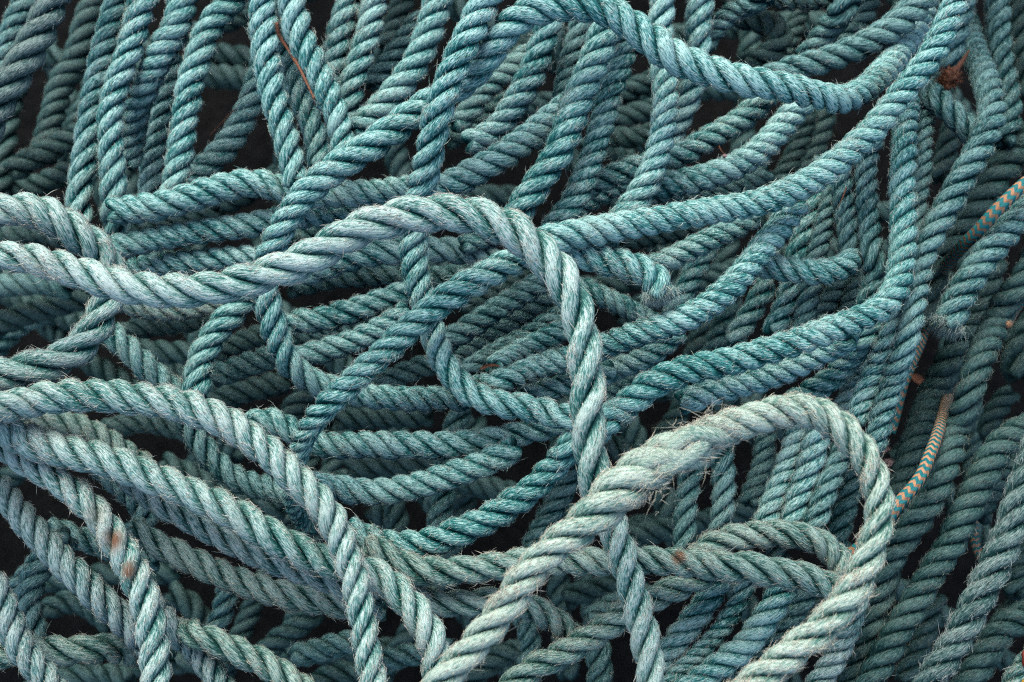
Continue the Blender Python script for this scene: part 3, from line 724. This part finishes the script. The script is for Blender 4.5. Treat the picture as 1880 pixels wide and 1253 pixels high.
def build_rope(idx, r):
    C = r['C']
    z = gauss(Z[OFF[idx]:OFF[idx + 1]], 3.0) if len(C) > 12 else Z[OFF[idx]:OFF[idx + 1]]
    cx, cyy = C[:, 0] + wobble(len(C), 14, 1.1), C[:, 1] + wobble(len(C), 14, 1.1)
    world_pts = at(cx, cyy, height(z))
    rad = r['wd'] / 2 * depth_of(world_pts) / F_PX
    lay = np.interp(r['tt'], np.linspace(0, 1, len(r['lay'])), r['lay'])
    rows = np.column_stack([world_pts, rad, lay])
    P, s = resample(rows, 0.0021)
    n = len(P)
    pos, R, lay = P[:, :3], P[:, 3], P[:, 4]
    R = np.interp(s, s, gauss(R, 4.0)) if n > 20 else R
    T, Nn, B = frames(pos)
    ds = np.gradient(s)
    lay = lay * (1 + np.clip(wobble(n, 45, 0.13), -.22, .35))
    R = R * (1 + gauss(wobble(n, 25, 0.045), 5) if n > 40 else 1)
    theta0 = np.cumsum(2 * math.pi / (3 * lay * 2 * R) * ds) + rng.uniform(0, 6.28)
    theta0 = theta0 + wobble(n, 14, 0.10)
    root = bpy.data.objects.new('rope', None)
    root.empty_display_size = 0.02
    mid = pos[n // 2]
    root.location = (mid[0], mid[1], mid[2] - R[n // 2])
    COL.objects.link(root)
    root.matrix_world.translation = root.location
    tag(root, r['label'], 'rope', r.get('group', GROUP))
    mat, hmat = PAL[r['pal']]
    seed = rng.uniform(0, 50)
    roots, d0s, d1s, lens, rads = [], [], [], [], []
    gap_wear = wobble(n, 30, 0.10)
    for k in range(3):
        strand_wear = rng.normal(0, 0.07)
        th = theta0 + k * 2 * math.pi / 3 + wobble(n, 10, 0.05)
        e = np.cos(th)[:, None] * Nn + np.sin(th)[:, None] * B
        rs = R * (0.54 + wobble(n, 8, 0.022))
        b_r = R * (0.466 + wobble(n, 7, 0.022))
        c = pos + e * rs[:, None]
        t = norm(np.gradient(c, axis=0))
        e2 = norm(e - t * np.sum(e * t, 1, keepdims=True))
        bb = np.cross(t, e2)
        phi = np.linspace(-math.pi, math.pi, RING, endpoint=False)
        ring = np.cos(phi)[None, :, None] * e2[:, None] + np.sin(phi)[None, :, None] * bb[:, None]
        V = c[:, None] + ring * b_r[:, None, None]
        u = np.concatenate([[0], np.cumsum(np.linalg.norm(np.diff(c, axis=0), axis=1))])
        vv = phi[None] * b_r[:, None]
        ca = np.mean(np.sum(T * t, 1))
        sa = np.mean(np.sum(T * bb, 1))
        ang = math.atan2(sa, ca) * 0.9
        al = u[:, None] * math.cos(ang) + vv * math.sin(ang)
        ac = -u[:, None] * math.sin(ang) + vv * math.cos(ang)
        fib = np.stack([al / 0.0046, ac / 0.0008, np.full_like(al, seed + 9 * k)], -1)
        dist = np.linalg.norm(V - pos[:, None], axis=2) / R[:, None]
        wear = np.clip((dist - 0.58) / 0.36, 0, 1) + gap_wear[:, None] + strand_wear
        stain = np.zeros_like(wear)
        for (sx, sy, sr, kind) in r['stains']:
            i0 = np.argmin((C[:, 0] - sx) ** 2 + (C[:, 1] - sy) ** 2)
            cpt = at([sx], [sy], height(z[i0] + r['wd'][i0] * 0.45))[0]
            dd = np.linalg.norm((V - cpt) * np.array([1, .8, 1]), axis=2) / (sr * M_PX)
            stain = np.maximum(stain, STAIN[kind] * np.clip(1.5 - dd * 1.2, 0, 1))
        Vf = np.concatenate([V.reshape(-1, 3), c[:1] - t[:1] * b_r[0] * 0.4, c[-1:] + t[-1:] * b_r[-1] * 0.4])
        ext = lambda a: np.concatenate([a.reshape(-1), [a.reshape(-1)[0], a.reshape(-1)[-1]]])
        fibf = np.concatenate([fib.reshape(-1, 3), fib[0, :1], fib[-1, :1]])
        mesh_obj('strand', Vf, tube_faces(n, RING), mat, root, caps(n, RING, n * RING),
                 {'fibre': ('FLOAT_VECTOR', fibf), 'wear': ('FLOAT', ext(wear)), 'stain': ('FLOAT', ext(stain))})
        # fibres worked loose from this strand: most lie close, some stand off
        if r['lvl'] < 2.2:
            dens = 0.35
        else:
            dens = 1.7
        m = int(s[-1] * 1000 * dens * r['fuzz'])
        clump = np.exp(gauss(wobble(n, 5, 0.75), 1.5)) if n > 20 else np.ones(n)
        cdf = np.cumsum(clump)
        ii = np.clip(np.interp(rng.random(m) * cdf[-1], cdf, np.arange(n)), 1, n - 2)
        i0 = ii.astype(int)
        ph = rng.normal(0, 0.72, m)
        nrm = np.cos(ph)[:, None] * e2[i0] + np.sin(ph)[:, None] * bb[i0]
        keep = (nrm[:, 2] > -0.35)
        i0, ph, nrm = i0[keep], ph[keep], nrm[keep]
        m = len(i0)
        base = c[i0] + (t[i0] * (rng.uniform(-.5, .5, m) * 0.0021)[:, None]) + nrm * (b_r[i0] * 0.985)[:, None]
        bt = -np.sin(ph)[:, None] * e2[i0] + np.cos(ph)[:, None] * bb[i0]
        a2 = ang + rng.normal(0, 0.30, m)
        along = np.cos(a2)[:, None] * t[i0] + np.sin(a2)[:, None] * bt
        along *= np.where(rng.random(m) < 0.5, 1, -1)[:, None]
        stand = rng.random(m) < 0.42
        lift = np.where(stand, np.abs(rng.normal(0.45, 0.3, m)), rng.uniform(0.06, 0.2, m))
        d0 = norm(along + nrm * lift[:, None])
        d1 = norm(along + nrm * (lift * rng.uniform(-0.6, 1.0, m))[:, None] + rng.normal(0, 0.22, (m, 3)))
        ln = np.where(stand, rng.gamma(3.0, 0.00135, m), rng.uniform(0.0025, 0.006, m)) * (0.7 + 0.25 * r['fuzz'])
        ln = np.clip(ln, 0.0015, 0.016)
        roots.append(base)
        d0s.append(d0)
        d1s.append(d1)
        lens.append(ln)
        rads.append(rng.uniform(0.00011, 0.00022, m))
    if r['end_fray']:
        m = 700
        disc = rng.normal(size=(m, 3)) * R[-1] * 0.45
        base = pos[-1] - T[-1] * 0.004 + disc - T[-1] * (disc @ T[-1])[:, None]
        d0 = norm(T[-1] + rng.normal(0, 0.45, (m, 3)))
        roots.append(base)
        d0s.append(d0)
        d1s.append(norm(d0 + rng.normal(0, 0.3, (m, 3))))
        lens.append(rng.uniform(0.006, 0.016, m))
        rads.append(rng.uniform(0.00012, 0.00022, m))
    if r['label'].startswith('sage rope with a thick'):
        # the knot: long frayed tufts sticking out of it
        kn = [(1175, 880), (1205, 855), (1240, 835), (1262, 812), (1290, 800), (1305, 785), (1212, 905), (1285, 850)]
        for (kx, ky) in kn:
            i0 = np.argmin((C[:, 0] - kx) ** 2 + (C[:, 1] - ky) ** 2)
            cpt = at([kx], [ky], height(z[i0] + r['wd'][i0] * 0.2))[0]
            m = 60
            j = np.argmin(np.linalg.norm(pos - cpt, axis=1))
            out = T[j] * rng.choice([-1, 1], m)[:, None] + rng.normal(0, 0.45, (m, 3))
            out[:, 2] = np.abs(out[:, 2]) * 0.5
            away = norm(cpt - pos[j] + np.array([0, 0, 1e-6]))
            out += away * rng.uniform(0.1, 0.9, m)[:, None]
            base = pos[j] + away * R[j] * 0.8 + rng.normal(0, 0.005, (m, 3))
            d0 = norm(out)
            roots.append(base)
            d0s.append(d0)
            d1s.append(norm(d0 + rng.normal(0, 0.7, (m, 3)) - np.array([0, 0, 0.4])))
            lens.append(rng.gamma(2.5, 0.0033, m).clip(0.003, 0.022))
            rads.append(rng.uniform(0.00012, 0.0002, m))
    V, q, tr = hair_mesh(np.vstack(roots), np.vstack(d0s), np.vstack(d1s), np.concatenate(lens), np.concatenate(rads))
    h = mesh_obj('loose_fibres', V, q, hmat, root, tr, smooth=False)
    h['kind'] = 'stuff'
    return root


def sweep(name, pts, rad, mat, parent=None, ring=8, attrs=True):
    """round tube through world points; rad per point"""
    rows, s = resample(np.column_stack([pts, rad]), 0.0012)
    n = len(rows)
    T, Nn, B = frames(rows[:, :3])
    ph = np.linspace(-math.pi, math.pi, ring, endpoint=False)
    V = rows[:, None, :3] + (np.cos(ph)[None, :, None] * Nn[:, None] + np.sin(ph)[None, :, None] * B[:, None]) * rows[:, 3][:, None, None]
    Vf = np.concatenate([V.reshape(-1, 3), rows[:1, :3], rows[-1:, :3]])
    w = rows[:, 3].mean() * 2
    fib = np.stack([np.repeat(s / w, ring), np.tile(ph / (2 * math.pi), n), np.zeros(n * ring)], -1)
    fib = np.concatenate([fib, fib[:1], fib[-1:]])
    return mesh_obj(name, Vf, tube_faces(n, ring), mat, parent, caps(n, ring, n * ring), {'fibre': ('FLOAT_VECTOR', fib)})


# braided cord: chevrons of teal and orange yarn
cm, nt, b = new_mat('braided cord yarn')
fib = N(nt, 'ShaderNodeAttribute', attribute_name='fibre').outputs['Vector']
sx = N(nt, 'ShaderNodeSeparateXYZ')
nt.links.new(fib, sx.inputs[0])
zig = math_n(nt, 'PINGPONG', math_n(nt, 'MULTIPLY', math_n(nt, 'ADD', sx.outputs[1], 1.0), 5.0), 0.5)
geo = N(nt, 'ShaderNodeNewGeometry')
nz = noise(nt, geo.outputs['Position'], 900.0, 1.0)
ph = math_n(nt, 'ADD', math_n(nt, 'MULTIPLY', sx.outputs[0], 1.55), math_n(nt, 'MULTIPLY', zig, 0.8))
ph = math_n(nt, 'ADD', ph, math_n(nt, 'MULTIPLY', nz, 0.2))
fr = math_n(nt, 'FRACT', ph)
r_ = ramp(nt, fr, [(0.0, (0.004, 0.16, 0.165)), (0.5, (0.004, 0.17, 0.175)), (0.60, (0.50, 0.26, 0.13)), (0.97, (0.52, 0.27, 0.14)), (1.0, (0.004, 0.16, 0.165))])
nt.links.new(r_.outputs[0], b.inputs['Base Color'])
b.inputs['Roughness'].default_value = 0.7
bp = N(nt, 'ShaderNodeBump')
bp.inputs['Strength'].default_value = 0.8
bp.inputs['Distance'].default_value = 0.0012
nt.links.new(math_n(nt, 'PINGPONG', math_n(nt, 'MULTIPLY', ph, 2.0), 1.0), bp.inputs['Height'])
nt.links.new(bp.outputs[0], b.inputs['Normal'])


def build_cord(idx, r):
    C = r['C']
    z = gauss(Z[OFF[idx]:OFF[idx + 1]], 3.0)
    P = at(C[:, 0], C[:, 1], height(z))
    o = sweep('braided_cord', P, r['wd'] / 2 * depth_of(P) / F_PX, cm, None, 16)
    tag(o, r['label'], 'cord', 'orange and teal braided cords among the ropes')


ROOTS = {}
for i, r in enumerate(ROPES):
    if r['pal'] == 'c':
        build_cord(i, r)
    else:
        ROOTS[r['label']] = build_rope(i, r)


def lie(px, py, lift=2.0, reach=14):
    """height of the heap's surface under a photo pixel"""
    d = np.hypot(X - px, Y - py)
    k = d < np.maximum(RAD, reach)
    top = Z[k] + np.sqrt(np.maximum(RAD[k] ** 2 - d[k] ** 2, 0)) if k.any() else np.array([Z_MIN + 40])
    return height(top.max() + lift)


# the strands tucked over one another in the knot
kr = ROOTS['sage rope with a thick frayed knot, arching down again to the lower edge']
ki = [i for i, r in enumerate(ROPES) if r['label'] == kr['label']][0]
kz = Z[OFF[ki]:OFF[ki + 1]]
for pts in ([(1166, 886, 5), (1180, 858, 24), (1212, 842, 34), (1250, 843, 33), (1282, 850, 14), (1296, 852, -6)],
            [(1212, 858, 10), (1232, 826, 30), (1268, 800, 33), (1308, 800, 30), (1338, 806, 12), (1352, 808, -6)],
            [(1180, 890, -4), (1200, 870, 22), (1234, 855, 33), (1270, 835, 33), (1296, 810, 26), (1312, 788, 8)]):
    C3 = catmull([(x, y, l) for x, y, l in pts], 4)
    base = np.array([kz[np.argmin((ROPES[ki]['C'][:, 0] - x) ** 2 + (ROPES[ki]['C'][:, 1] - y) ** 2)] for x, y in C3[:, :2]])
    P3 = at(C3[:, 0], C3[:, 1], height(base + C3[:, 2] - 9))
    taper = 1 - 0.45 * np.abs(np.linspace(-1, 1, len(P3))) ** 3
    so = sweep('tucked_strand', P3, 13.5 * M_PX * taper, PAL['s'][0], kr, 12)
    me = so.data
    f = np.zeros(len(me.vertices) * 3, np.float32)
    me.attributes['fibre'].data.foreach_get('vector', f)
    f = f.reshape(-1, 3)
    w3 = 27 * M_PX
    f2 = np.stack([(f[:, 0] * w3 + f[:, 1] * w3) / 0.0062, (f[:, 1] * 3.1 * w3 - f[:, 0] * 0.5 * w3) / 0.00085, f[:, 2] + 3], 1)
    me.attributes['fibre'].data.foreach_set('vector', f2.astype(np.float32).ravel())
    a = me.attributes.new('wear', 'FLOAT', 'POINT')
    a.data.foreach_set('value', np.full(len(me.vertices), 0.75, np.float32))

# ---------------------------------------------------------------- ground under the heap
gm, nt, b = new_mat('dark quay ground')
geo = N(nt, 'ShaderNodeNewGeometry')
nz = noise(nt, geo.outputs['Position'], 60.0, 6.0, 0.7)
nt.links.new(ramp(nt, nz, [(0.3, (0.004, 0.0045, 0.0045)), (0.75, (0.013, 0.014, 0.014))]).outputs[0], b.inputs['Base Color'])
b.inputs['Roughness'].default_value = 0.9
bp = N(nt, 'ShaderNodeBump')
bp.inputs['Distance'].default_value = 0.004
nt.links.new(nz, bp.inputs['Height'])
nt.links.new(bp.outputs[0], b.inputs['Normal'])
b.inputs['Specular IOR Level'].default_value = 0.06
g = mesh_obj('ground', [(x, y, height(Z_MIN)) for x, y in ((-12, -12), (12, -12), (12, 12), (-12, 12))], [(0, 1, 2, 3)], gm)
g['kind'] = 'structure'


# ---------------------------------------------------------------- small things caught in the heap
def plain(name, c0, c1, scale=300.0, rough=0.7, bump=0.0006):
    m, nt, b = new_mat(name)
    geo = N(nt, 'ShaderNodeNewGeometry')
    nz = noise(nt, geo.outputs['Position'], scale, 4.0, 0.65)
    nt.links.new(ramp(nt, nz, [(0.3, c0), (0.7, c1)]).outputs[0], b.inputs['Base Color'])
    b.inputs['Roughness'].default_value = rough
    bp = N(nt, 'ShaderNodeBump')
    bp.inputs['Distance'].default_value = bump
    nt.links.new(nz, bp.inputs['Height'])
    nt.links.new(bp.outputs[0], b.inputs['Normal'])
    return m


twig_m = plain('twig bark', (0.10, 0.035, 0.015), (0.28, 0.12, 0.06), 500)
leaf_m = plain('withered leaf', (0.06, 0.021, 0.009), (0.22, 0.08, 0.032), 350)


def twig(label, pts, w, lift, group='brown twigs caught in the pile', name='twig'):
    C2 = catmull([(x, y, 0) for x, y in pts], 4)
    hs = np.array([lie(x, y, lift) for x, y in C2[:, :2]])
    hs = 0.5 * gauss(hs, 6) + 0.5 * np.percentile(hs, 85) if len(hs) > 24 else np.full_like(hs, hs.max())
    P2 = at(C2[:, 0], C2[:, 1], hs)
    n = len(P2)
    rad = w / 2 * M_PX * (1 - 0.45 * np.linspace(0, 1, n)) * (1 + wobble(n, 3, 0.12))
    tag(sweep(name, P2, rad, twig_m, None, 8), label, 'twig', group)


twig('brown bent twig lying on the teal ropes near the upper edge', [(508, 42), (513, 66), (530, 93), (548, 122), (562, 150), (577, 182)], 7.5, 9)
twig('hair thin brown stalk over the dark gap beside the curving teal rope', [(432, 200), (418, 214), (402, 231), (384, 250)], 2.2, 6)
twig('thin reddish stalk beside the slim ropes above the short level rope', [(1554, 345), (1549, 358), (1544, 370), (1537, 386)], 2.6, 2)

# leaf scraps
def leaf(label, pts, half, group, lift=4):
    """curled leaf: a spine with width, cupped, with thickness"""
    C2 = catmull([(x, y, 0) for x, y in pts], 3)
    h0 = np.median([lie(x, y, lift) for x, y in C2[:, :2]])
    n = len(C2)
    P2 = at(C2[:, 0], C2[:, 1], np.full(n, h0) + wobble(n, 6, 1.2) * M_PX)
    tt = np.linspace(0, 1, n)
    wd = half * M_PX * np.sin(np.pi * np.clip(tt * 0.93 + 0.05, 0, 1)) ** 0.7 * (1 + wobble(n, 2, 0.16))
    T = norm(np.gradient(P2, axis=0))
    S = norm(np.cross(T, np.array([0, 0, 1.0])))
    k = 7
    rows = []
    for side in (1, -1):
        for j in np.linspace(-1, 1, k)[::side]:
            q = P2 + S * (j * wd)[:, None]
            q[:, 2] += (0.55 * j * j) * wd + side * 0.5 * M_PX + wobble(n, 2, 0.5) * M_PX
            rows.append(q)
    V = np.stack(rows, 1)
    K = 2 * k
    Vf = np.concatenate([V.reshape(-1, 3), P2[:1], P2[-1:]])
    return tag(mesh_obj('dried_leaf', Vf, tube_faces(n, K), leaf_m, None, caps(n, K, n * K)), label, 'leaf', group)


LG = 'dried leaf scraps among the ropes'
leaf('small brown leaf scrap lying inside the pale loop', [(880, 679), (893, 673), (906, 671), (918, 673)], 3.2, LG, 3)
leaf('dim rusty leaf scrap in the black gap beside the braided cord', [(1672, 690), (1684, 697), (1698, 706)], 11, LG, 4)

# the rusty withered seed head with its spike
root = bpy.data.objects.new('dried_seed_head', None)
p0 = at([1742], [146], lie(1742, 146, 14))[0]
root.location = p0
COL.objects.link(root)
root.matrix_world.translation = p0
tag(root, 'rusty brown withered seed head with a thin spike, beside the short blue rope', 'seed head')
nu, nv = 14, 20
th = np.linspace(0.05, math.pi - 0.05, nu)
ph = np.linspace(0, 2 * math.pi, nv, endpoint=False)
ax = norm(np.array([0.35, 0.9, 0.1]))
sd = norm(np.cross(ax, [0, 0, 1.0]))
up = np.cross(sd, ax)
rr = 15 * M_PX * (1 + 0.22 * rng.normal(size=(nu, nv)).clip(-1.5, 1.5))
V = p0 + (np.cos(th)[:, None] * rr * 1.45)[..., None] * ax + (np.sin(th)[:, None] * np.cos(ph)[None] * rr)[..., None] * sd + (np.sin(th)[:, None] * np.sin(ph)[None] * rr)[..., None] * up
Vf = np.concatenate([V.reshape(-1, 3), p0 + ax * 22 * M_PX * np.ones((1, 3)), p0 - ax * 22 * M_PX * np.ones((1, 3))])
mesh_obj('husk', Vf, tube_faces(nu, nv), leaf_m, root, caps(nu, nv, nu * nv))
sp = p0 + np.linspace(0, 1, 24)[:, None] * (at([1778], [92], p0[2] + 12 * M_PX)[0] - p0)
sp[:, 0] += np.sin(np.linspace(0, 2.5, 24)) * 3 * M_PX
sweep('spike', sp, np.linspace(9, 1.2, 24) * M_PX, leaf_m, root, 10)
m = 260
dv = norm(rng.normal(size=(m, 3)) + np.array([0, 0, .4]))
Vh, qh, th_ = hair_mesh(p0 + dv * 15 * M_PX, norm(dv + rng.normal(0, .6, (m, 3))), norm(dv + rng.normal(0, .8, (m, 3))), rng.uniform(.003, .009, m), rng.uniform(.0002, .0004, m))
bh = mesh_obj('bristles', Vh, qh, leaf_m, root, th_, smooth=False)
bh['kind'] = 'stuff'

# pink bead with a stalk
root = bpy.data.objects.new('pink_bud', None)
p0 = at([1331], [287], lie(1331, 287, 3))[0]
root.location = p0
COL.objects.link(root)
root.matrix_world.translation = p0
tag(root, 'tiny pinkish bud on a bent stalk, lying where two level ropes meet', 'bud')
bud_m = plain('pink bud skin', (0.24, 0.12, 0.12), (0.48, 0.30, 0.29), 700, 0.45)
prof = np.linspace(-1, 1, 16)
sweep('bud_body', p0 + prof[:, None] * np.array([0.2, 0.5, 0.3]) * 5.5 * M_PX, (0.4 + 4.6 * np.sqrt(np.maximum(1 - prof ** 2, 0))) * M_PX, bud_m, root, 12)
st = catmull([(1329, 283, 0), (1323, 275, 0), (1320, 268, 0)], 2)
sweep('stalk', at(st[:, 0], st[:, 1], np.full(len(st), p0[2])), np.full(len(st), 0.9 * M_PX), twig_m, root, 6)

# pink curls of loose yarn beside the sage arch
pk_m = plain('pinkish yarn', (0.42, 0.24, 0.20), (0.66, 0.46, 0.41), 900, 0.6)
root = bpy.data.objects.new('yarn_tuft', None)
p0 = at([1636], [856], lie(1636, 856, 6))[0]
root.location = p0
COL.objects.link(root)
root.matrix_world.translation = p0
tag(root, 'pinkish tuft of curled yarn beside the sage arch', 'yarn tuft')
for pts in ([(1624, 848), (1634, 846), (1642, 853), (1645, 866), (1644, 874)], [(1626, 858), (1635, 852), (1640, 860), (1634, 868)], [(1620, 832), (1628, 826), (1634, 824)]):
    st = catmull([(x, y, 0) for x, y in pts], 2)
    sweep('curl', at(st[:, 0], st[:, 1], p0[2] + np.linspace(0, 5, len(st)) * M_PX), np.linspace(2.4, 1.2, len(st)) * M_PX, pk_m, root, 8)

# red and yellow scraps at the lower corner
def scrap(label, name, px, py, sx, sy, mat):
    p = at([px], [py], lie(px, py, 2))[0]
    n, k = 10, 14
    t = np.linspace(0.03, math.pi - 0.03, n)
    a = np.linspace(0, 2 * math.pi, k, endpoint=False)
    rr = (1 + 0.12 * rng.normal(size=(n, k)))
    V = np.stack([np.sin(t)[:, None] * np.cos(a)[None] * sx * M_PX * rr, np.cos(t)[:, None] * sy * M_PX * rr, np.sin(t)[:, None] * np.sin(a)[None] * 5 * M_PX * rr], -1) + p
    Vf = np.concatenate([V.reshape(-1, 3), p + [[0, sy * M_PX, 0]], p - [[0, sy * M_PX, 0]]])
    tag(mesh_obj(name, Vf, tube_faces(n, k), mat, None, caps(n, k, n * k)), label, 'scrap')


scrap('dark red plastic scrap at the picture edge near the lower corner', 'plastic_scrap', 1884, 1210, 7, 15, plain('red plastic', (0.16, 0.02, 0.012), (0.26, 0.04, 0.02), 200, 0.4))
scrap('small yellow scrap in the very lower corner of the picture', 'plastic_scrap', 1883, 1254, 7, 5, plain('yellow plastic', (0.5, 0.26, 0.02), (0.65, 0.36, 0.04), 200, 0.4))
